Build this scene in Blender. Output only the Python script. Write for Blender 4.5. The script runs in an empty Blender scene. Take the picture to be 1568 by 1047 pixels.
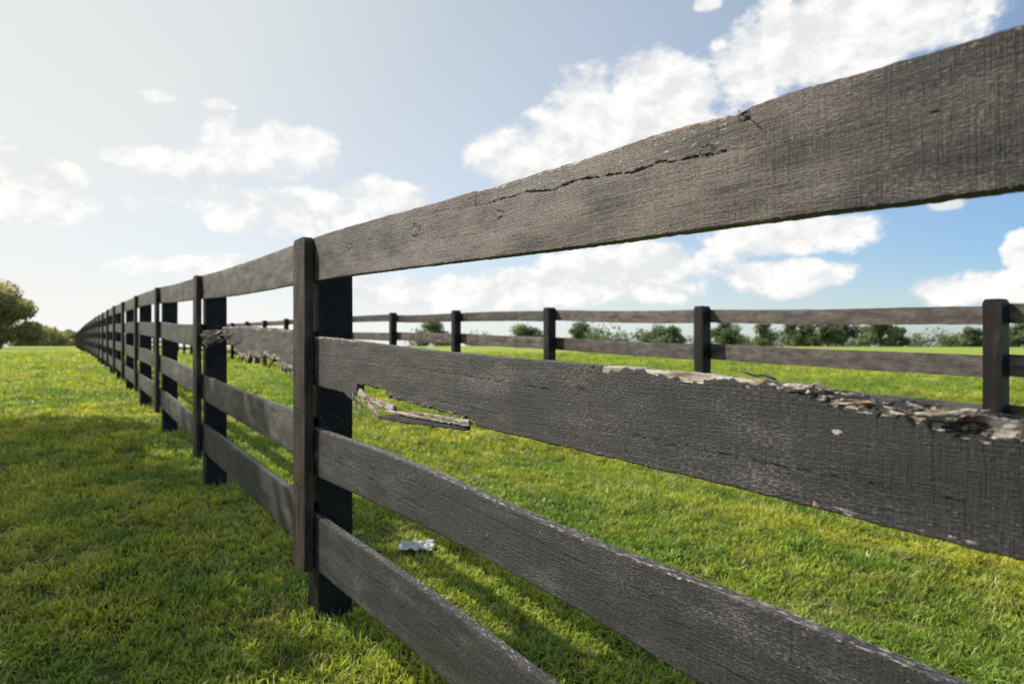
import bpy, math, random
import numpy as np
from mathutils import Vector, noise

random.seed(7); np.random.seed(7)
TH = math.atan(681/1045); S_, C_ = math.sin(TH), math.cos(TH)
ZC = 1.05                       # eye height
def W(u, v, z): return (-S_*u + C_*v, C_*u + S_*v, z + ZC)
def interp(tab, u):
    return float(np.interp(u, [a for a, b in tab], [b for a, b in tab]))
TOP = [(-6,.27),(0,.29),(1.2,.325),(2.46,.38),(4.95,.443),(7.4,.527),(9.8,.585),(15,.68),(25,.78),(40,.85),(100,.85)]
TU=np.array([a for a,b in TOP]); TV=np.array([b for a,b in TOP])
def ground_np(x, y):
    u = -S_*x + C_*y; v = C_*x + S_*y
    g = np.interp(u, TU, TV) - 1.42
    t = np.clip((v-.9)/4.2, 0, 1); g = g - .11*t*t*(3-2*t)
    r = np.hypot(x, y)
    g = g - np.clip(r-110, 0, 1e9)*.012
    g = g + .012*np.sin(x*1.7+y*.6)*np.sin(y*1.3-x*.4)
    return g + ZC
def ground(x, y): return float(ground_np(np.array([x]), np.array([y]))[0])

def link(o, parent=None):
    bpy.context.scene.collection.objects.link(o)
    if parent: o.parent = parent
    return o
def empty(name):
    e = bpy.data.objects.new(name, None); return link(e)

# ---------- node helpers
class NT:
    def __init__(s, tree): s.t = tree; s.n = tree.nodes; s.l = tree.links
    def put(s, sock, val):
        if isinstance(val, bpy.types.NodeSocket): s.l.new(val, sock)
        elif val is not None: sock.default_value = val
    def m(s, op, a, b=None, c=None, clamp=False):
        n = s.n.new('ShaderNodeMath'); n.operation = op; n.use_clamp = clamp
        s.put(n.inputs[0], a); s.put(n.inputs[1], b)
        if c is not None: s.put(n.inputs[2], c)
        return n.outputs[0]
    def vm(s, op, a, b=None, out=0, c=None):
        n = s.n.new('ShaderNodeVectorMath'); n.operation = op
        s.put(n.inputs[0], a)
        if b is not None: s.put(n.inputs[1], b)
        if c is not None: s.put(n.inputs[2], c)
        return n.outputs[out]
    def noise(s, vec, scale, detail=4, rough=.55, col=False, dist=0):
        n = s.n.new('ShaderNodeTexNoise'); s.put(n.inputs['Vector'], vec)
        n.inputs['Scale'].default_value = scale; n.inputs['Detail'].default_value = detail
        n.inputs['Roughness'].default_value = rough; n.inputs['Distortion'].default_value = dist
        return n.outputs['Color' if col else 'Fac']
    def mr(s, v, a, b, c=0., d=1., smooth=False):
        n = s.n.new('ShaderNodeMapRange'); n.interpolation_type = 'SMOOTHSTEP' if smooth else 'LINEAR'
        s.put(n.inputs[0], v)
        for i, q in zip((1,2,3,4), (a,b,c,d)): s.put(n.inputs[i], q)
        return n.outputs[0]
    def mix(s, f, a, b, blend='MIX'):
        n = s.n.new('ShaderNodeMix'); n.data_type = 'RGBA'; n.blend_type = blend
        s.put(n.inputs[0], f)
        for sock, q in ((n.inputs[6], a), (n.inputs[7], b)):
            if isinstance(q, tuple) and len(q) == 3: q = (*q, 1)
            s.put(sock, q)
        return n.outputs[2]
    def attr(s, name, out='Fac', typ='GEOMETRY'):
        n = s.n.new('ShaderNodeAttribute'); n.attribute_name = name; n.attribute_type = typ; return n.outputs[out]
    def bump(s, h, dist, strength=1., normal=None):
        n = s.n.new('ShaderNodeBump'); n.inputs['Distance'].default_value = dist
        n.inputs['Strength'].default_value = strength; s.put(n.inputs['Height'], h)
        if normal is not None: s.put(n.inputs['Normal'], normal)
        return n.outputs[0]
def newmat(name):
    m = bpy.data.materials.new(name); m.use_nodes = True
    nt = NT(m.node_tree); b = m.node_tree.nodes['Principled BSDF']
    return m, nt, b

# ---------- wood
def wood_mat(name, dark=(.003,.003,.004), mid=(.020,.0195,.022), warm=(.16,.115,.09), warmth=.03, spec=.42, lite=(.27,.245,.235)):
    m, t, b = newmat(name)
    wc = t.attr('wc', 'Vector')
    def sc(a, c, d=1.): return t.vm('MULTIPLY', wc, (a, c, d))
    warp = t.noise(sc(5, 14, 1), 1, 2, .5, col=True)
    wv = t.vm('ADD', wc, t.vm('MULTIPLY', t.vm('SUBTRACT', warp, (.5,.5,.5)), (0,.010,0)))
    grain = t.noise(t.vm('MULTIPLY', wv, (7,300,1)), 1, 5, .65)
    chip = t.noise(t.vm('MULTIPLY', wv, (120,620,1)), 1, 3, .65)
    saw = t.noise(sc(420, 26), 1, 2, .6)
    saw2 = t.noise(sc(95, 2.5), 1, 3, .6)
    blot = t.noise(sc(6, 16), 1, 5, .65)
    patch = t.noise(sc(2.2, 9), 1, 3, .6)
    peel = t.attr('peel'); dk = t.attr('dark'); wm = t.attr('warm')
    f = t.m('ADD', t.m('MULTIPLY', grain, .55), t.m('ADD', t.m('MULTIPLY', blot, .6), t.m('MULTIPLY', saw2, .45)))
    f = t.mr(f, .62, 1.02, 0, 1)
    col = t.mix(f, dark, mid)
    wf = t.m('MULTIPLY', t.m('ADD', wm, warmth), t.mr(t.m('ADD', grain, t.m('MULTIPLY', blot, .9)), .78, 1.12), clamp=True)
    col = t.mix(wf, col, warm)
    thr = t.m('ADD', t.m('ADD', chip, t.m('MULTIPLY', blot, .45)), t.m('ADD', t.m('MULTIPLY', patch, .4), t.m('MULTIPLY', wm, .06)))
    spm = t.m('MULTIPLY', t.mr(thr, 1.00, 1.16), .8)
    col = t.mix(spm, col, lite)
    pw = t.mix(t.mr(t.noise(sc(18, 60), 1, 3, .6), .50, .62), (.64,.58,.50), (.38,.17,.075))
    pw = t.mix(t.mr(grain, .34, .54), (.08,.055,.04), pw)
    pm = t.mr(t.m('ADD', peel, t.m('MULTIPLY', t.m('SUBTRACT', t.noise(sc(55, 190), 1, 5, .7), .5), 2.4)), .47, .54)
    pm = t.m('MULTIPLY', pm, t.mr(peel, .02, .12))
    col = t.mix(pm, col, pw)
    col = t.mix(t.m('MULTIPLY', dk, .9, clamp=True), col, (.002,.002,.002))
    t.put(b.inputs['Base Color'], col)
    t.put(b.inputs['Roughness'], t.mr(chip, .3, .7, .62, .34))
    b.inputs['Specular IOR Level'].default_value = spec
    h = t.m('ADD', t.m('MULTIPLY', grain, .75), t.m('ADD', t.m('MULTIPLY', saw, .45), t.m('ADD', t.m('MULTIPLY', chip, .9), t.m('MULTIPLY', saw2, .7))))
    h = t.m('SUBTRACT', h, t.m('MULTIPLY', pm, .4))
    t.put(b.inputs['Normal'], t.bump(h, .0032, 1.))
    return m
WOOD = wood_mat('weathered_black_wood')
FARWOOD = wood_mat('dark_painted_wood', mid=(.045,.042,.040), warmth=.12)
POSTWOOD = wood_mat('post_wood', dark=(.003,.0026,.0025), mid=(.018,.014,.013), warm=(.13,.085,.06), warmth=.03, spec=.25, lite=(.13,.105,.09))

class Acc:
    def __init__(s): s.v=[]; s.f=[]; s.wc=[]; s.p=[]; s.d=[]; s.w=[]
    def plank(s, l0, l1, nl, prof, t0, t1, mapf, nw=6, seed=0., edge=.002, rough=.001, feat=None, warm=0., ls=None, bend=None):
        if ls is None: ls = [l0+(l1-l0)*i/(nl) for i in range(nl+1)]
        base = len(s.v); nb = 3
        ws = [(j/nw, 0) for j in range(nw+1)] + [(1-j/nb, 1) for j in range(nb+1)]
        K = len(ws); ch = min(.002, (t1-t0)*.1)
        for l in ls:
            w0, w1 = prof(l)
            wmv = warm(l) if callable(warm) else warm
            w0 += edge*(noise.noise((l*14, seed, 1.))*.9 + noise.noise((l*60, seed, 2.))*.8 + noise.noise((l*210, seed, 2.))*.5)
            w1 += edge*(noise.noise((l*14, seed, 5.))*.9 + noise.noise((l*60, seed, 6.))*.8 + noise.noise((l*210, seed, 6.))*.5)
            bo = bend(l) if bend else 0
            for k, (a, side) in enumerate(ws):
                w = w0+(w1-w0)*a; tt = t0 if side == 0 else t1
                e = (a == 0 or a == 1)
                sg = 1 if side == 0 else -1
                if e: tt += sg*ch
                n1 = noise.noise((l*5, w*30, seed))*rough + noise.noise((l*40, w*260, seed+3))*rough*.5
                p = d = 0.
                if feat and side == 0: 
                    dt, p, d = feat(l, w, a); tt += dt
                elif feat and a > .9: 
                    _, p, d = feat(l, w1, 1.)
                tt += n1
                s.v.append(mapf(l, w, tt + bo))
                s.wc.append((l + seed*3.17, w + (0 if side == 0 else .031)+seed*1.3, seed + (0 if not e else .2)))
                s.p.append(p); s.d.append(d); s.w.append(wmv)
        n = len(ls)
        for i in range(n-1):
            for k in range(K):
                a = base+i*K+k; b2 = base+i*K+(k+1) % K
                s.f.append((a, b2, b2+K, a+K))
        s.f.append(tuple(base+k for k in range(K))[::-1])
        s.f.append(tuple(base+(n-1)*K+k for k in range(K)))
    def make(s, name, mat, parent, smooth=True):
        me = bpy.data.meshes.new(name); me.from_pydata(s.v, [], s.f)
        a = me.attributes.new('wc', 'FLOAT_VECTOR', 'POINT'); a.data.foreach_set('vector', np.array(s.wc, dtype=np.float32).ravel())
        for nm, arr in (('peel', s.p), ('dark', s.d), ('warm', s.w)):
            a = me.attributes.new(nm, 'FLOAT', 'POINT'); a.data.foreach_set('value', np.array(arr, dtype=np.float32))
        import bmesh
        bm = bmesh.new(); bm.from_mesh(me); bmesh.ops.recalc_face_normals(bm, faces=bm.faces); bm.to_mesh(me); bm.free()
        me.polygons.foreach_set('use_smooth', [True]*len(me.polygons))
        me.set_sharp_from_angle(angle=math.radians(42))
        me.materials.append(mat)
        return link(bpy.data.objects.new(name, me), parent)

mapR = lambda l, w, t: W(l, t, w)       # rail: l=u, w=z, t=v
mapP = lambda l, w, t: W(w, t, l)       # vertical: l=z, w=u, t=v
VR = .75; RT = .026
fence = empty('wooden_fence')

US = [0.02,.2734,.359,.46,.598,.756,.986,1.3206,1.757,2.40,2.545]
R1t=[.294,.298,.299,.303,.315,.316,.320,.330,.352,.380,.384]; R1b=[.14,.144,.147,.1515,.158,.161,.167,.182,.199,.221,.224]
R2t=[-.085,-.080,-.066,-.057,-.045,-.043,-.037,-.028,-.012,.022,.026]; R2b=[-.21,-.207,-.203,-.199,-.197,-.191,-.191,-.1835,-.176,-.157,-.153]
R3t=[-.352,-.35,-.3476,-.345,-.344,-.344,-.3445,-.328,-.311,-.315,-.312]; R3b=[-.51,-.505,-.502,-.498,-.49,-.4756,-.4687,-.463,-.463,-.484,-.486]
R4t=[-.67,-.665,-.66,-.655,-.65,-.645,-.64,-.63,-.622,-.629,-.625]; R4b=[-.84,-.835,-.83,-.825,-.82,-.815,-.81,-.805,-.80,-.82,-.82]
def smoothinterp(u, ys):
    return sum(float(np.interp(u+d*(.1+.12*u), US, ys)) for d in (-1,-.66,-.33,0,.33,.66,1))/7
def prof(tt, bb):
    return lambda u: (smoothinterp(u, bb), smoothinterp(u, tt))
def bump1(x): return math.exp(-x*x)
crackA=[(.20,.225),(.45,.243),(.655,.262),(.70,.266),(.742,.272),(.80,.268),(.85,.275),(.95,.284),(1.02,.280),(1.1,.292),(1.27,.295),(1.45,.312),(1.6,.318)]
crackB=[(1.3,.235),(1.55,.255),(1.72,.262),(1.9,.30),(2.3,.33)]
def crack(c, u, z, w, wob=.002):
    if u < c[0][0] or u > c[-1][0]: return 0.
    zc = interp(c, u) + wob*(noise.noise((u*30, 1, 1))*1.4 + noise.noise((u*110, 1, 1))*1.1 + .7*noise.noise((u*300, 1, 1)))
    ww = w*(.25+2.2*abs(noise.noise((u*17, 4, 4))))
    return bump1((z-zc)/ww)
def knot(u, z, u0, z0, r):
    n = 1+.45*noise.noise(((u-u0)/r*.8, (z-z0)/r*.8, u0*7))
    return math.hypot((u-u0)*.6, z-z0)/r*n
def f1(u, z, a):
    dt = p = d = 0.
    k = crack(crackA, u, z, .0025)*(1 if .62 < u < 1.3 else .3); dt += .005*k; d += 1.0*k
    if .62 < u < 1.3:
        zc = interp(crackA, u)
        if z > zc: p += .30*min(1, (z-zc)/.01); dt += .003
    k = crack(crackB, u, z, .0012)*.7; dt += .002*k; d += .7*k
    for c in ([(1.55,.225),(1.9,.24),(2.3,.27)], [(.75,.215),(1.0,.222),(1.25,.232)], [(1.35,.30),(1.6,.303),(1.9,.318)]):
        k = crack(c, u, z, .0011)*.7; dt += .0015*k; d += .7*k
    for (u0, z0, r) in ((.588,.297,.005),(1.61,.283,.013),(1.2,.262,.008),(.655,.268,.007),(2.1,.30,.009)):
        q = knot(u, z, u0, z0, r)
        if q < 3: dt += -.0015*bump1(q/1.2) + .0025*bump1((q-1)/.3); d += 1.2*bump1((q-1)/.35)*(.5+abs(noise.noise((u*90,z*90,1))))
    p += .36*max(0, a-.93)/.07
    return dt, p, d
def f2(u, z, a):
    dt = p = d = 0.
    n1 = noise.noise((u*18, z*40, 3)); n2 = noise.noise((u*70, z*120, 9)); n3 = noise.noise((u*33, 1.5, 9))
    if .50 < u < .92: 
        e = (a-.93)/.07; m = e + n1*1.1 + n2*1.0 + n3*1.6 - .25
        if e > -.3 and m > 0: p += .95*min(1, m*2.5); dt += .002
    if u < .56:
        g = min(1, (.56-u)/.12); lim = 1-.17*g + .10*n1 + .06*n2
        if a > lim:
            q = min(1, (a-lim)/.04); dt += .012*q*g + .006*n2*q; p += (.66+1.0*n1)*q; 
            d += .7*max(0, n2)*q
            d += 1.3*max(0, noise.noise((u*9, z*200, 5)))
    if 2.0 < u < 2.6 and a > .88: p += .55*(a-.88)/.12+.2*n1; 
    if a < .06 and (.42 < u < .49 or .31 < u < .34): p += .40+n2*.6+n3*.3
    q = knot(u, z, .93, -.084, .007)
    if q < 3: dt += .004*bump1(q/.7); d += .9*bump1(q/.8)
    q = knot(u, z, .46, -.105, .004)
    if q < 2: p += .9*bump1(q)
    for c in ([(1.0,-.09),(1.4,-.075),(1.9,-.06),(2.4,-.05)], [(.3,-.16),(.6,-.155),(.9,-.145)], [(1.2,-.15),(1.6,-.14),(1.95,-.13)]):
        k = crack(c, u, z, .0013); dt += .002*k; d += .75*k
    if u > 1.3 and u < 2.02 and a < .12: p += .5*(1-a/.12)+.3*n1
    return dt, p, d
def f3(u, z, a):
    dt = p = d = 0.
    for c in ([(.3,-.40),(.8,-.39),(1.3,-.37),(1.8,-.36)], [(1.5,-.42),(2.1,-.40),(2.4,-.40)], [(.5,-.45),(.8,-.44),(1.1,-.43)]):
        k = crack(c, u, z, .0014); dt += .0020*k; d += .7*k
    if a > .95: p += .38*(a-.95)/.05
    for (u0, z0, r) in ((1.9,-.36,.009),(1.25,-.41,.010),(.72,-.41,.009)):
        q = knot(u, z, u0, z0, r)
        if q < 3: p += .3*bump1(q); dt -= .0015*bump1(q); d += .9*bump1((q-1)/.35)
    return dt, p, d
def f4(u, z, a):
    dt = p = d = 0.
    for c in ([(.8,-.72),(1.3,-.70),(1.9,-.69)], [(1.2,-.76),(1.8,-.75),(2.4,-.76)]):
        k = crack(c, u, z, .0016); dt += .0020*k; d += .7*k
    if a > .95: p += .32*(a-.95)/.05
    return dt, p, d
def ulist(n):
    a = [.02]
    while a[-1] < 2.545:
        u = a[-1]; a.append(u + n*(.45*u+.45*1.2))
    a[-1] = 2.545
    return a
def prof2(u):
    b, t = prof(R2t, R2b)(u)
    if u < .56: t += .007*noise.noise((u*25, 2, 2)) + .006*noise.noise((u*90, 2, 2)) - .006*abs(noise.noise((u*240,2,2)))
    if 1.30 < u < 2.03:
        b += .012 + .010*min(1, (u-1.3)/.5) + .007*noise.noise((u*40, 7, 2)) + .006*noise.noise((u*150, 7, 2))
        if u > 1.80: b += .018
    return b, t
def prof1(u):
    b, t = prof(R1t, R1b)(u)
    t += .003*noise.noise((u*7, 3, 2)) - .004*bump1((u-.605)/.012) - .003*bump1((u-.60)/.05)
    return b, t
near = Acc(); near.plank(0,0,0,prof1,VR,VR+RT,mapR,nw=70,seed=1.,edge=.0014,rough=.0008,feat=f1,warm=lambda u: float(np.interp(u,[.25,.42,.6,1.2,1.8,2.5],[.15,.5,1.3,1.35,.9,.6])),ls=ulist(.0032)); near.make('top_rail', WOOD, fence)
near = Acc(); near.plank(0,0,0,prof2,VR,VR+RT,mapR,nw=70,seed=2.,edge=.0020,rough=.0008,feat=f2,warm=lambda u: float(np.interp(u,[.3,.6,1.2,1.8,2.5],[.0,.04,.12,.22,.25])),ls=ulist(.0032)); near.make('second_rail', WOOD, fence)
near = Acc(); near.plank(0,0,0,prof(R3t,R3b),VR,VR+RT,mapR,nw=45,seed=3.,edge=.0016,rough=.0008,feat=f3,warm=.02,ls=ulist(.005)); near.make('third_rail', WOOD, fence)
near = Acc(); near.plank(0,0,0,prof(R4t,R4b),VR,VR+RT,mapR,nw=35,seed=4.,edge=.0016,rough=.0008,feat=f4,warm=-.02,ls=ulist(.006)); near.make('bottom_rail', WOOD, fence)

# splinters
sp = Acc()
def sliver(u0, u1, z0a, z0b, w, v, th, seed, peel, nl=24, taper=2):
    def pr(u):
        k = (u-u0)/(u1-u0); zz = z0a+(z0b-z0a)*k + .002*noise.noise((u*60, seed, 0))
        q = w*(1-k**taper)*(.8+.5*noise.noise((u*70, seed, 3)))+.0004
        return zz-q/2, zz+q/2
    sp.plank(u0, u1, nl, pr, v, v+th, mapR, nw=4, seed=seed, edge=.0008, rough=.001, feat=lambda l,w_,a: (0, peel, 0))
sliver(1.33,1.86,-.188,-.214,.024,VR-.006,.012,11.,.0,60,8)
sliver(1.31,1.84,-.180,-.194,.013,VR-.009,.010,12.,3,50,4)
sliver(1.31,1.62,-.176,-.179,.010,VR-.011,.006,18.,3,30,3)
sliver(1.74,1.96,-.182,-.168,.022,VR-.005,.012,13.,1.3)
sliver(1.99,1.84,-.148,-.210,.022,VR-.007,.006,14.,3)
sliver(2.02,1.90,-.150,-.218,.014,VR+.004,.006,15.,1.4)
sliver(1.97,1.80,-.155,-.182,.018,VR-.010,.005,16.,3)
sliver(2.12,1.95,-.160,-.200,.016,VR-.006,.005,17.,.2)
sliver(1.99,1.86,-.155,-.166,.016,VR-.012,.005,19.,3)
sliver(2.06,2.02,-.158,-.212,.010,VR-.004,.005,41.,.8)
sliver(2.00,1.96,-.158,-.222,.010,VR-.008,.004,42.,2.)
sliver(1.93,1.88,-.165,-.205,.008,VR-.008,.004,43.,3.)
for i in range(30):
    u0 = .30+.25*random.random(); L = random.uniform(.02,.07)
    zt = float(np.interp(u0, US, R2t))
    sliver(u0, u0+L*random.choice((-1,1)), zt-random.uniform(-.001,.018), zt-random.uniform(-.004,.020), random.uniform(.0015,.004), VR+random.uniform(-.001,.018), .003, 20.+i, random.choice((.1,.5,1.5)), 12)
sliver(.545,.60,-.046,-.040,.004,VR,.006,40.,.1)

# spans further along
rails = Acc(); battens = Acc(); posts = Acc()
SP = 2.45; NS = 36
rr = random.Random(3)
RO = [0, .33, .66, .985]; RW = [.158,.163,.165,.18]
U0 = 2.458
for k in range(-1, NS):
    ua = U0 + .087 + k*SP; ub = ua+SP-.006
    if k >= 0:
        for j in range(4):
            if k == 0 and j == 1: continue
            da, db = rr.uniform(-.008,.008), rr.uniform(-.008,.008)
            if k == 0: da = db = 0
            w = RW[j]*(1 if k else .98)-.01*min(k, 1)+rr.uniform(-.004,.004); off = RO[j]; sag = rr.uniform(-.012,.012)
            def pr(u, da=da, db=db, w=w, off=off, ua=ua, sag=sag):
                q = (u-ua)/SP
                t = interp(TOP, u)-off+da+(db-da)*q+sag*math.sin(q*math.pi)
                return t-w, t
            rails.plank(ua, ub, 60 if k < 2 else (20 if k < 6 else 6), pr, VR, VR+RT, mapR, nw=16 if k < 2 else 4, seed=50+k*4.3+j,
                        edge=.003, rough=.001, warm=rr.uniform(0.1,.5) if j else .8)
    ub0 = U0 + k*SP; zt = interp(TOP, ub0)-.005
    def prb(z, ub0=ub0, zt=zt):
        r = max(0, (z-(zt-.02))/.02); r = .012*r*r
        return ub0+r, ub0+.148-r
    n = 90 if k == 0 else (30 if k < 3 else 8)
    zz = [zt-1.20+(1.20)*i/n for i in range(n+1)] + [zt+.004]
    zz = sorted(zz + [zt-.012, zt-.006])
    battens.plank(0,0,0,prb,VR-.038,VR-.002,mapP,nw=24 if k == 0 else 5,seed=7.7+k*1.7,edge=.0015,rough=.0012,warm=.6,ls=zz)
    zb = zt-1.42-.3; ptop = zt-.05-(rr.uniform(0,.04))
    up = U0+.042+k*SP+rr.uniform(-.008,.008)
    def prp(z, up=up): return up, up+.135
    n = 60 if k == 0 else 10
    posts.plank(zb, ptop, n, prp, VR+RT+.002, VR+RT+.135, mapP, nw=6, seed=9.1+k*2.1, edge=.002, rough=.0015)
# broken second rail of the next span
def prk(u):
    t = interp(TOP, u)-.345; b = t-.158
    b += .05*max(0, noise.noise((u*7, 3, 3)))*2 + .018*noise.noise((u*45, 3, 3)) + .010*noise.noise((u*120, 3, 3)) + (.03 if 2.95 < u < 3.4 else 0)
    t += .005*noise.noise((u*22, 8, 3)) + .006*noise.noise((u*70, 8, 3)) + .012*(u-2.5)
    if u > 3.7: b += (u-3.7)*.22 + .03*abs(noise.noise((u*30, 1, 3))); t -= (u-3.7)*.03
    return min(b, t-.004), t
def fk(l, w, a):
    n = noise.noise((l*10, w*90, 3))
    return (.0015*n, max(0, (.6 if a < .2 else (.4 if a > .9 else 0))+n*.5), .4*max(0,n))
rails.plank(2.552, 4.20, 320, prk, VR, VR+RT, mapR, nw=20, seed=61., edge=.002, rough=.001, feat=fk, warm=.7)
def prk2(u):
    t = interp(TOP, u)-.37+.02*(4.98-u); w = .085*min(1, max(.04, (u-4.25)/.45))
    w *= 1+.5*noise.noise((u*25, 3, 9))
    return t-w, t+.008*noise.noise((u*20, 3, 1))
rails.plank(4.22, 4.985, 90, prk2, VR-.004, VR+RT-.008, mapR, nw=10, seed=63., edge=.003, rough=.001, feat=fk, warm=.5)
for i in range(22):
    u0 = random.uniform(4.1,4.9); z0 = interp(TOP, u0)-.38-random.uniform(0,.06)
    sliver(u0, u0-random.uniform(.1,.45), z0, z0+random.uniform(-.035,.05), random.uniform(.004,.012), VR+random.uniform(-.04,.02), .006, 70.+i, random.choice((.1,.1,.8)), 12)
for i in range(26):
    u0 = random.uniform(2.7,4.1); z0 = prk(u0)[0]+.005
    sliver(u0, u0+random.uniform(-.08,.08), z0, z0-random.uniform(.005,.045), random.uniform(.004,.010), VR+random.uniform(-.004,.02), .006, 90.+i, random.choice((.1,.5,1.5)), 10)
rails.make('rails', WOOD, fence); battens.make('face_boards', POSTWOOD, fence)
posts.make('posts', POSTWOOD, fence); sp.make('splinters', WOOD, fence)

# nails
def cyl_curve(pts, r, name, mat, parent):
    cu = bpy.data.curves.new(name, 'CURVE'); cu.dimensions = '3D'; s = cu.splines.new('POLY'); s.points.add(len(pts)-1)
    for p, q in zip(s.points, pts): p.co = (*q, 1)
    cu.bevel_depth = r; cu.use_fill_caps = True; cu.materials.append(mat)
    return link(bpy.data.objects.new(name, cu), parent)
mn, t, b = newmat('rusty_nail'); b.inputs['Metallic'].default_value = .8; b.inputs['Roughness'].default_value = .45
wp = t.n.new('ShaderNodeNewGeometry').outputs['Position']
t.put(b.inputs['Base Color'], t.mix(t.mr(t.noise(wp, 300), .4, .6), (.45,.44,.46), (.16,.08,.04)))
cyl_curve([W(.590,VR+.003,.300), W(.592,VR-.005,.303), W(.588,VR-.012,.3035), W(.582,VR-.015,.297)], .0010, 'bent_nail', mn, fence)
for (u, z) in ((2.40,.34),(2.40,.26),(2.41,-.02),(2.41,-.11),(2.41,-.36),(2.41,-.44)):
    cyl_curve([W(u,VR+.004,z), W(u,VR-.0022,z)], .003, 'nail', mn, fence)

# ---------- far fence
ff = empty('wooden_fence.001')
V2 = 5.06
r2 = Acc(); p2 = Acc(); rr = random.Random(11)
for k in range(-3, 36):
    uc = 2.0+k*SP
    zt = interp(TOP, uc)-.088+rr.uniform(-.006,.01)
    def prp(z, uc=uc, zt=zt):
        r = max(0, (z-(zt-.025))/.025)*.014
        return uc-.055+r, uc+.055-r
    zs = [zt-1.7, zt-1.3, zt-.9, zt-.5, zt-.2, zt-.025, zt-.012, zt]
    p2.plank(0,0,0,prp,V2-.06,V2+.055,mapP,nw=4,seed=k*1.3+200,edge=.003,rough=.003,ls=zs)
    for j in range(4):
        da, db = rr.uniform(-.012,.012), rr.uniform(-.012,.012); w = .148+rr.uniform(-.006,.008); sag = rr.uniform(-.015,.012)
        if j == 0: w -= .02
        def pr(u, da=da, db=db, w=w, off=RO[j], uc=uc, sag=sag):
            q = (u-uc)/SP; t = interp(TOP, u)-.115-off+da+(db-da)*q+sag*math.sin(q*math.pi)
            return t-w, t
        r2.plank(uc+.003, uc+SP-.003, 30 if k < 4 else 6, pr, V2+.06, V2+.085, mapR, nw=6, seed=300+k*4.1+j, edge=.003, rough=.002, warm=rr.uniform(.1,.9))
r2.make('rails', FARWOOD, ff); p2.make('posts', POSTWOOD, ff)

# ---------- ground
nr, na = 230, 256
rad = np.concatenate([[.0], np.geomspace(.25, 4000, nr)])
V = [(0,0,ground(0,0))]; F = []
ang = np.linspace(0, 2*np.pi, na, endpoint=False)
for r in rad[1:]:
    x = r*np.sin(ang); y = r*np.cos(ang); z = ground_np(x, y)
    V += list(zip(x.tolist(), y.tolist(), z.tolist()))
for a in range(na): F.append((0, 1+(a+1) % na, 1+a))
for i in range(nr-1):
    for a in range(na):
        p = 1+i*na+a; q = 1+i*na+(a+1) % na
        F.append((p, q, q+na, p+na))
me = bpy.data.meshes.new('ground'); me.from_pydata(V, [], F)
me.polygons.foreach_set('use_smooth', [True]*len(me.polygons))
gr = link(bpy.data.objects.new('ground', me))
G1 = np.array((.36,.46,.07)); G2 = np.array((.62,.62,.10)); G3 = np.array((.23,.38,.065)); G4 = np.array((.62,.56,.24))
m, t, b = newmat('lawn_soil')
wp = t.n.new('ShaderNodeNewGeometry').outputs['Position']
big = t.noise(wp, .35, 3, .6); mid = t.noise(wp, 2.2, 4, .65)
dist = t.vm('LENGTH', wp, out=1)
lc = t.mix(t.mr(big, .35, .65), (.29,.37,.06), (.44,.45,.09)); lc = t.mix(t.m('MULTIPLY', t.mr(mid, .4, .66), .6), lc, (.21,.32,.06))
fine = t.noise(wp, 60, 4, .7); fine2 = t.noise(wp, 7, 4, .7)
lc2 = t.mix(t.mr(fine2, .35, .65), t.mix(.3, lc, (.05,.08,.015)), lc)
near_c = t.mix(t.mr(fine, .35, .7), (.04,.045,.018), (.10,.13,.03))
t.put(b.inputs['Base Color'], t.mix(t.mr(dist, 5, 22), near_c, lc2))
b.inputs['Roughness'].default_value = .9; b.inputs['Specular IOR Level'].default_value = .1
gr.data.materials.append(m)

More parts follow.
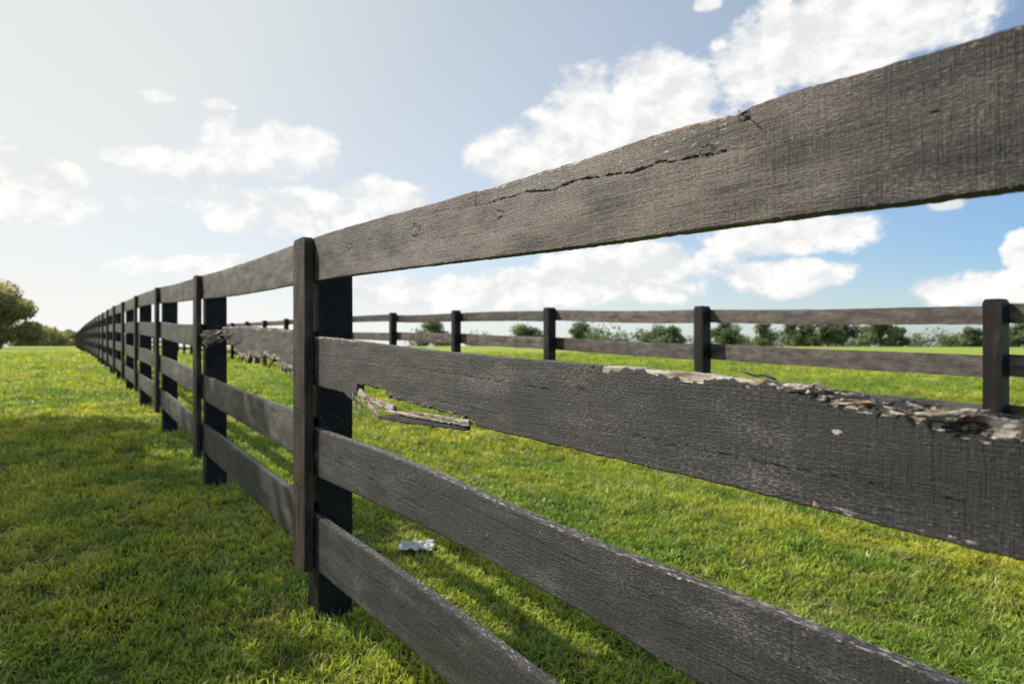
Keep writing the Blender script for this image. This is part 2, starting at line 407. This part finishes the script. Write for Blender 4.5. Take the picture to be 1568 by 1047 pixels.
# ---------- grass
gm, t, b = newmat('grass_blades')
gc = t.attr('gcol', 'Color', 'INSTANCER')
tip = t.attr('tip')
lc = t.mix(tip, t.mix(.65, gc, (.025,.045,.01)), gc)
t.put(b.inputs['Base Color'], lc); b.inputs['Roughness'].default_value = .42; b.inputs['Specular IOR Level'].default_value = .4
tr = t.n.new('ShaderNodeBsdfTranslucent'); t.put(tr.inputs['Color'], t.mix(1., lc, (1.5,1.5,.8), 'MULTIPLY'))
ms = t.n.new('ShaderNodeMixShader'); ms.inputs[0].default_value = .48
t.l.new(b.outputs[0], ms.inputs[1]); t.l.new(tr.outputs[0], ms.inputs[2])
t.l.new(ms.outputs[0], t.n['Material Output'].inputs[0])
tc = bpy.data.collections.new('grass_tufts')
for kk in range(7):
    r_ = random.Random(kk+40); V = []; F = []; T = []
    for bI in range(15 if kk < 6 else 9):
        a = r_.uniform(0, 6.283); rr0 = .036*math.sqrt(r_.random()); bx, by = rr0*math.cos(a), rr0*math.sin(a)
        h = r_.uniform(.016,.046); la = r_.uniform(0, 6.283); lean = r_.uniform(.2,1.3)*h
        wd = r_.uniform(.0018,.0034) if kk < 6 else r_.uniform(.004,.0065); wa = la+1.57+r_.uniform(-.5,.5)
        if kk == 6: h *= .7; lean = h*1.3
        wx, wy = math.cos(wa)*wd, math.sin(wa)*wd; i0 = len(V)
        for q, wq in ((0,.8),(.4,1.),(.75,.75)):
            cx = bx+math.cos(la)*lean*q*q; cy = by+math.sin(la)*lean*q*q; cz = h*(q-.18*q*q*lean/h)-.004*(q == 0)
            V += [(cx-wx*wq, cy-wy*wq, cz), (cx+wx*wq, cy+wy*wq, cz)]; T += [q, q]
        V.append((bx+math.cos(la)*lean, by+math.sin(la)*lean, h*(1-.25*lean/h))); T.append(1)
        F += [(i0,i0+1,i0+3,i0+2), (i0+2,i0+3,i0+5,i0+4), (i0+4,i0+5,i0+6)]
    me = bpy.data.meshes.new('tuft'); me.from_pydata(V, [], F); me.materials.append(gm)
    at = me.attributes.new('tip', 'FLOAT', 'POINT'); at.data.foreach_set('value', T)
    tc.objects.link(bpy.data.objects.new('tuft_%d' % kk, me))
def ring(r0, r1, dens, sc, amax):
    area = (r1*r1-r0*r0)*amax
    n = int(area*dens)
    r = np.sqrt(np.random.uniform(r0*r0, r1*r1, n)); a = np.random.uniform(-amax, amax, n)
    return r*np.sin(a), r*np.cos(a), np.full(n, sc)
parts = [ring(.8,3.2,1300,.95,.95), ring(3.2,6,750,1.1,.9), ring(6,11,300,1.4,.85), ring(11,20,90,2.0,.8), ring(20,42,18,3.0,.75)]
X = np.concatenate([p[0] for p in parts]); Y = np.concatenate([p[1] for p in parts]); SC = np.concatenate([p[2] for p in parts])
Z = ground_np(X, Y)-.002
nz = np.sin(X*3.1+1.3*np.sin(Y*2.3))*np.sin(Y*2.7+1.7*np.sin(X*1.9)) + .6*np.sin(X*8.3+Y*3)*np.sin(Y*7.1-X*2)
SCL = SC*(1+.24*nz)*np.random.uniform(.65,1.35,len(X))
cols = np.ones((len(X), 4), dtype=np.float32)
for i in range(len(X)):
    x, y = X[i], Y[i]
    n_a = noise.noise((x*.35, y*.35, 1)); n_b = noise.noise((x*1.8, y*1.8, 3))+.5*noise.noise((x*4.5, y*4.5, 3)); n_c = noise.noise((x*2.7, y*2.7, 9))+.6*noise.noise((x*7, y*7, 9))
    c = G1+(G2-G1)*min(1, max(0, .5+n_a*1.6)); c = c+(G3-c)*min(1, max(0, .3+n_b*1.3))
    c = c+(G4-c)*.6*min(1, max(0, n_c*2.2-.75))
    q = random.random()
    if q > .95: c = G4*.85
    cols[i,:3] = c*random.uniform(.6,1.3)
me = bpy.data.meshes.new('grass'); me.vertices.add(len(X)); me.vertices.foreach_set('co', np.stack([X,Y,Z],1).astype(np.float32).ravel())
rot = np.stack([np.random.normal(0,.18,len(X)), np.random.normal(0,.18,len(X)), np.random.uniform(0,6.283,len(X))],1).astype(np.float32)
at = me.attributes.new('rot','FLOAT_VECTOR','POINT'); at.data.foreach_set('vector', rot.ravel())
at = me.attributes.new('scl','FLOAT','POINT'); at.data.foreach_set('value', np.clip(SCL,.3,9).astype(np.float32))
at = me.attributes.new('gcol','FLOAT_COLOR','POINT'); at.data.foreach_set('color', cols.ravel())
go = link(bpy.data.objects.new('grass', me))
ng = bpy.data.node_groups.new('grass_scatter', 'GeometryNodeTree')
ng.interface.new_socket('Geometry', in_out='INPUT', socket_type='NodeSocketGeometry')
ng.interface.new_socket('Geometry', in_out='OUTPUT', socket_type='NodeSocketGeometry')
gi = ng.nodes.new('NodeGroupInput'); gO = ng.nodes.new('NodeGroupOutput')
ip = ng.nodes.new('GeometryNodeInstanceOnPoints'); ci = ng.nodes.new('GeometryNodeCollectionInfo')
ci.inputs['Collection'].default_value = tc; ci.inputs['Separate Children'].default_value = True; ci.inputs['Reset Children'].default_value = True
ip.inputs['Pick Instance'].default_value = True
a1 = ng.nodes.new('GeometryNodeInputNamedAttribute'); a1.data_type = 'FLOAT_VECTOR'; a1.inputs['Name'].default_value = 'rot'
a2 = ng.nodes.new('GeometryNodeInputNamedAttribute'); a2.data_type = 'FLOAT'; a2.inputs['Name'].default_value = 'scl'
ng.links.new(gi.outputs[0], ip.inputs['Points']); ng.links.new(ci.outputs[0], ip.inputs['Instance'])
ng.links.new(a1.outputs['Attribute'], ip.inputs['Rotation']); ng.links.new(a2.outputs['Attribute'], ip.inputs['Scale'])
ng.links.new(ip.outputs[0], gO.inputs[0])
md = go.modifiers.new('scatter', 'NODES'); md.node_group = ng

# ---------- paper scrap in the grass
V = []; F = []; n = 14
px, py = (638-784)/1045*3.38, 3.38
for i in range(n+1):
    for j in range(n+1):
        a, c = i/n-.5, j/n-.5
        V.append((px+a*.17+.01*noise.noise((a*9,c*9,1)), py+c*.14+.012*noise.noise((a*8,c*8,4)), ground(px,py)+.038+.018*noise.noise((a*7,c*7,2))+.008*noise.noise((a*20,c*20,2))))
for i in range(n):
    for j in range(n):
        if noise.noise((i*.31, j*.31, 8)) > .25 and (i in (0,n-1) or j in (0,n-1)): continue
        k = i*(n+1)+j; F.append((k,k+1,k+n+2,k+n+1))
me = bpy.data.meshes.new('paper_scrap'); me.from_pydata(V, [], F); po = link(bpy.data.objects.new('paper_scrap', me))
m, t, b = newmat('white_paper'); wp = t.n.new('ShaderNodeNewGeometry').outputs['Position']
t.put(b.inputs['Base Color'], t.mix(t.noise(wp, 40), (.4,.4,.39), (.65,.65,.66))); po.data.materials.append(m)

# ---------- trees
def leafmat(name, c1, c2):
    m, t, b = newmat(name)
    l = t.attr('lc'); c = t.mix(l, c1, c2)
    t.put(b.inputs['Base Color'], c); b.inputs['Roughness'].default_value = .6
    tr = t.n.new('ShaderNodeBsdfTranslucent'); t.put(tr.inputs['Color'], t.mix(1., c, (1.6,1.7,.9), 'MULTIPLY'))
    ms = t.n.new('ShaderNodeMixShader'); ms.inputs[0].default_value = .35
    t.l.new(b.outputs[0], ms.inputs[1]); t.l.new(tr.outputs[0], ms.inputs[2]); t.l.new(ms.outputs[0], t.n['Material Output'].inputs[0])
    return m
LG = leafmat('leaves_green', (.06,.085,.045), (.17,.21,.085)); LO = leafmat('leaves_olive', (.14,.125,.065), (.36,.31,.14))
BK, t, b = newmat('bark'); wp = t.n.new('ShaderNodeNewGeometry').outputs['Position']
t.put(b.inputs['Base Color'], t.mix(t.noise(wp, 12, 6), (.05,.035,.025), (.14,.11,.08))); b.inputs['Roughness'].default_value = .9
class TreeAcc:
    def __init__(s): s.v=[]; s.f=[]; s.mi=[]; s.lc=[]
    def limb(s, p0, p1, r0, r1, k=7):
        p0, p1 = Vector(p0), Vector(p1); d = (p1-p0).normalized(); a = d.orthogonal().normalized(); c = d.cross(a); i0 = len(s.v)
        for p, r in ((p0,r0),(p1,r1)):
            for i in range(k):
                q = i/k*6.283; s.v.append(tuple(p+a*math.cos(q)*r+c*math.sin(q)*r))
        for i in range(k):
            s.f.append((i0+i, i0+(i+1)%k, i0+k+(i+1)%k, i0+k+i)); s.mi.append(1); s.lc.append(0)
    def tree(s, x, y, h, cw, nleaf, ls, seed, low=.22):
        r = random.Random(seed); zb = ground(x, y)-.1
        tr = h*.035; fork = h*(low+.12); p = Vector((x,y,zb)); top = Vector((x+r.uniform(-.03,.03)*h, y, zb+fork))
        s.limb(p, top, tr*1.3, tr*.9)
        nl = r.randint(11,15); lobes = []
        for i in range(nl):
            a = r.uniform(0,6.283); q = r.uniform(0,1); rr_ = cw*.5*math.sqrt(r.random())*.72*(1-.55*q**2)
            c = Vector((x+math.cos(a)*rr_, y+math.sin(a)*rr_, zb+h*(low+.12+(.88-low-.22)*q)))
            R = cw*r.uniform(.13,.22); lobes.append((c, R, r.uniform(-.2,.2)))
            md_ = top.lerp(c, .5)+Vector((0,0,-.05*h)); s.limb(top, md_, tr*.55, tr*.35, 5); s.limb(md_, c, tr*.35, tr*.1, 5)
        for i in range(nleaf):
            c, R, lb = r.choice(lobes); d = Vector((r.gauss(0,1), r.gauss(0,1), r.gauss(0,1))).normalized()
            pp = c + Vector((d.x, d.y, d.z*.8))*R*(r.uniform(.45,1.12))
            a = Vector((r.gauss(0,1), r.gauss(0,1), r.gauss(0,1))).normalized(); b_ = a.orthogonal().normalized(); l = ls*r.uniform(.6,1.4)
            i0 = len(s.v)
            s.v += [tuple(pp-a*l*.6), tuple(pp-b_*l*.35), tuple(pp+a*l*.6), tuple(pp+b_*l*.35)]
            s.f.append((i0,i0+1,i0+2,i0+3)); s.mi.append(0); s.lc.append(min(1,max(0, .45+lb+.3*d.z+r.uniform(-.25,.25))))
    def make(s, name, lm):
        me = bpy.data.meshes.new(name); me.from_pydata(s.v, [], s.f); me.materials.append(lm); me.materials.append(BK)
        me.polygons.foreach_set('material_index', s.mi)
        a = me.attributes.new('lc','FLOAT','FACE'); a.data.foreach_set('value', s.lc)
        return link(bpy.data.objects.new(name, me))
def at_px(px, D): return (px-784)/1045*D
T = TreeAcc(); T.tree(at_px(-4,55), 55, 7.4, 6.9, 9000, .24, 1, .05); T.make('oak_tree', LO)
T = TreeAcc(); T.tree(-9.1, 6.0, 7.6, 6.0, 20000, .20, 5, .35); T.make('oak_tree.001', LG)
T = TreeAcc()
for (px_, D, h, cw) in ((-60,80,5.2,9),(-20,85,4.5,6),(38,95,3.6,6),(62,100,3.0,6),(85,105,3.0,7),(104,110,2.8,5),(120,118,2.6,5),(140,120,2.4,6)):
    T.tree(at_px(px_,D), D, h, cw, 1600, .35, px_, .02)
T.make('distant_tree_line', LO)
T = TreeAcc()
for i, (px_, D, h, cw) in enumerate(((668,130,5.2,7),(800,150,4.4,8),(820,150,4,5),(888,140,4.8,6),(1008,125,3.8,7),(1030,125,3.4,5),(1115,120,4.8,5.4),(1105,122,4.2,5),(1170,130,4.6,5.5),
        (1216,120,4.2,5.5),(1238,118,3.8,4.5),(1268,105,4.5,4.4),(1290,108,5.3,5.4),(1350,100,4.0,6.4),(1330,110,3.4,4),(1372,104,3.0,3.6),(1490,120,3.4,4),(1560,90,3.2,5),(1585,95,3.6,5),(1640,100,4.5,6),(1700,100,4,6))):
    T.tree(at_px(px_,D), D, h+1., cw*1.1, 1700, .38, i+77, .02)
for i in range(60):
    D = random.uniform(230,330); T.tree(at_px(random.uniform(560,1800),D), D, random.uniform(3.5,6)+2.5, random.uniform(10,20), 350, 1., i+200, .02)
T.make('distant_tree_line.001', LG)

# ---------- light, sky
AZ, EL = math.radians(-68), math.radians(42)
SD = Vector((math.sin(AZ)*math.cos(EL), math.cos(AZ)*math.cos(EL), math.sin(EL)))
sl = bpy.data.lights.new('sun', 'SUN'); sl.energy = 5.; sl.angle = math.radians(.5); sl.color = (1,.94,.82)
so = link(bpy.data.objects.new('sun', sl)); so.rotation_euler = SD.to_track_quat('Z','Y').to_euler()
w = bpy.data.worlds.new('World'); bpy.context.scene.world = w; w.use_nodes = True
t = NT(w.node_tree); bg = t.n['Background']; bg.inputs[1].default_value = .13
sky = t.n.new('ShaderNodeTexSky'); sky.sky_type = 'NISHITA'; sky.sun_disc = False; sky.sun_elevation = EL; sky.sun_rotation = AZ
sky.air_density = 1.; sky.dust_density = .8; sky.ozone_density = 1.5
dirv = t.vm('NORMALIZE', t.n.new('ShaderNodeTexCoord').outputs['Generated'])
sx = t.n.new('ShaderNodeSeparateXYZ'); t.l.new(dirv, sx.inputs[0])
az = t.m('ARCTAN2', sx.outputs[0], sx.outputs[1]); el = t.m('ARCSINE', sx.outputs[2])
cx = t.n.new('ShaderNodeCombineXYZ'); t.l.new(az, cx.inputs[0]); t.l.new(el, cx.inputs[1])
blobs = [(238,147,30,9),(335,160,30,7),(400,235,105,40),(345,212,42,32),(235,245,75,20),(480,225,40,28),(0,240,28,30),(90,266,45,20),(35,312,95,32),(460,325,185,34),(590,305,75,26),
 (300,408,120,18),(900,150,50,45),(1010,150,115,52),(800,240,80,42),(930,225,150,55),(1160,110,80,55),(1250,70,130,62),(1350,25,190,55),(1085,4,22,14),
 (700,448,190,28),(980,412,150,38),(1190,425,90,28),(860,440,200,26),(1190,358,130,32),(1280,345,60,14),(1490,440,95,26),(1565,385,32,30),(1450,315,34,12),
 (1760,300,120,40),(-150,330,120,50),(-200,180,90,40)]
f = None
for (px_, py_, rx, ry) in blobs:
    a = math.atan((px_-784)/1045); e = math.atan((523.5-py_)/1045*math.cos(a))
    ra = rx/1045*math.cos(a)**2*1.15; re = ry/1045*math.cos(a)*1.2
    q = t.vm('MULTIPLY_ADD', cx.outputs[0], (1/ra, 1/re, 0), c=(-a/ra, -e/re, 0))
    d2 = t.vm('DOT_PRODUCT', q, q, out=1)
    f = d2 if f is None else t.m('MINIMUM', f, d2)
f = t.m('MAXIMUM', t.m('SUBTRACT', 1., f), -1.3)
dv2 = t.vm('MULTIPLY', dirv, (1,1,1.5))
n1 = t.noise(dv2, 14, 9, .63)
n2 = t.noise(t.vm('ADD', dv2, tuple(SD*.02+Vector((0,0,.012)))), 14, 5, .62)
gen = t.m('SUBTRACT', t.mr(t.noise(dirv, 3.5, 4, .6), .56, .80, -1.3, 1.), t.mr(sx.outputs[1], -.1, .45, 0, 3))
f = t.m('MAXIMUM', t.m('MULTIPLY', f, 1.4), gen)
mm = t.m('ADD', f, t.m('MULTIPLY', t.m('SUBTRACT', n1, .5), 4.4))
alpha = t.mr(mm, -.12, .75, 0, 1, True)
glow = t.vm('DOT_PRODUCT', dirv, tuple(SD), out=1)
g1 = t.mr(glow, -.12, .74, 0, .98)
skyc = t.mix(1., sky.outputs[0], (.76,.96,1.18), 'MULTIPLY')
hz = t.m('ADD', g1, t.mr(el, 0., .12, .28, 0., True), clamp=True)
hazec = t.mix(t.mr(el, .02, .50), (7.3,7.35,7.1), (4.5,5.0,5.25))
hazec = t.mix(t.mr(glow, .58, .95, 0, .7), hazec, (7.2,7.3,7.1))
skyc = t.mix(hz, skyc, hazec)
lum = t.mr(t.m('ADD', t.m('MULTIPLY', t.m('SUBTRACT', n1, n2), 6.), t.m('MULTIPLY', mm, .25)), -.3, .9)
cc = t.mix(lum, (6.4,6.5,6.55), (8.3,8.1,7.8))
t.l.new(t.mix(t.m('MULTIPLY', alpha, t.mr(glow, .3, .95, .95, .70)), skyc, cc), bg.inputs[0])

# ---------- camera
cam = bpy.data.cameras.new('camera'); cam.lens = 24; cam.sensor_width = 36; cam.clip_start = .05; cam.clip_end = 9000
co = link(bpy.data.objects.new('camera', cam)); co.location = (0,0,ZC); co.rotation_euler = (math.radians(90),0,0)
cam.dof.use_dof = True; cam.dof.focus_distance = 1.35; cam.dof.aperture_fstop = 5.
sc = bpy.context.scene; sc.camera = co
sc.view_settings.view_transform = 'Standard'; sc.view_settings.look = 'None'; sc.view_settings.exposure = 0
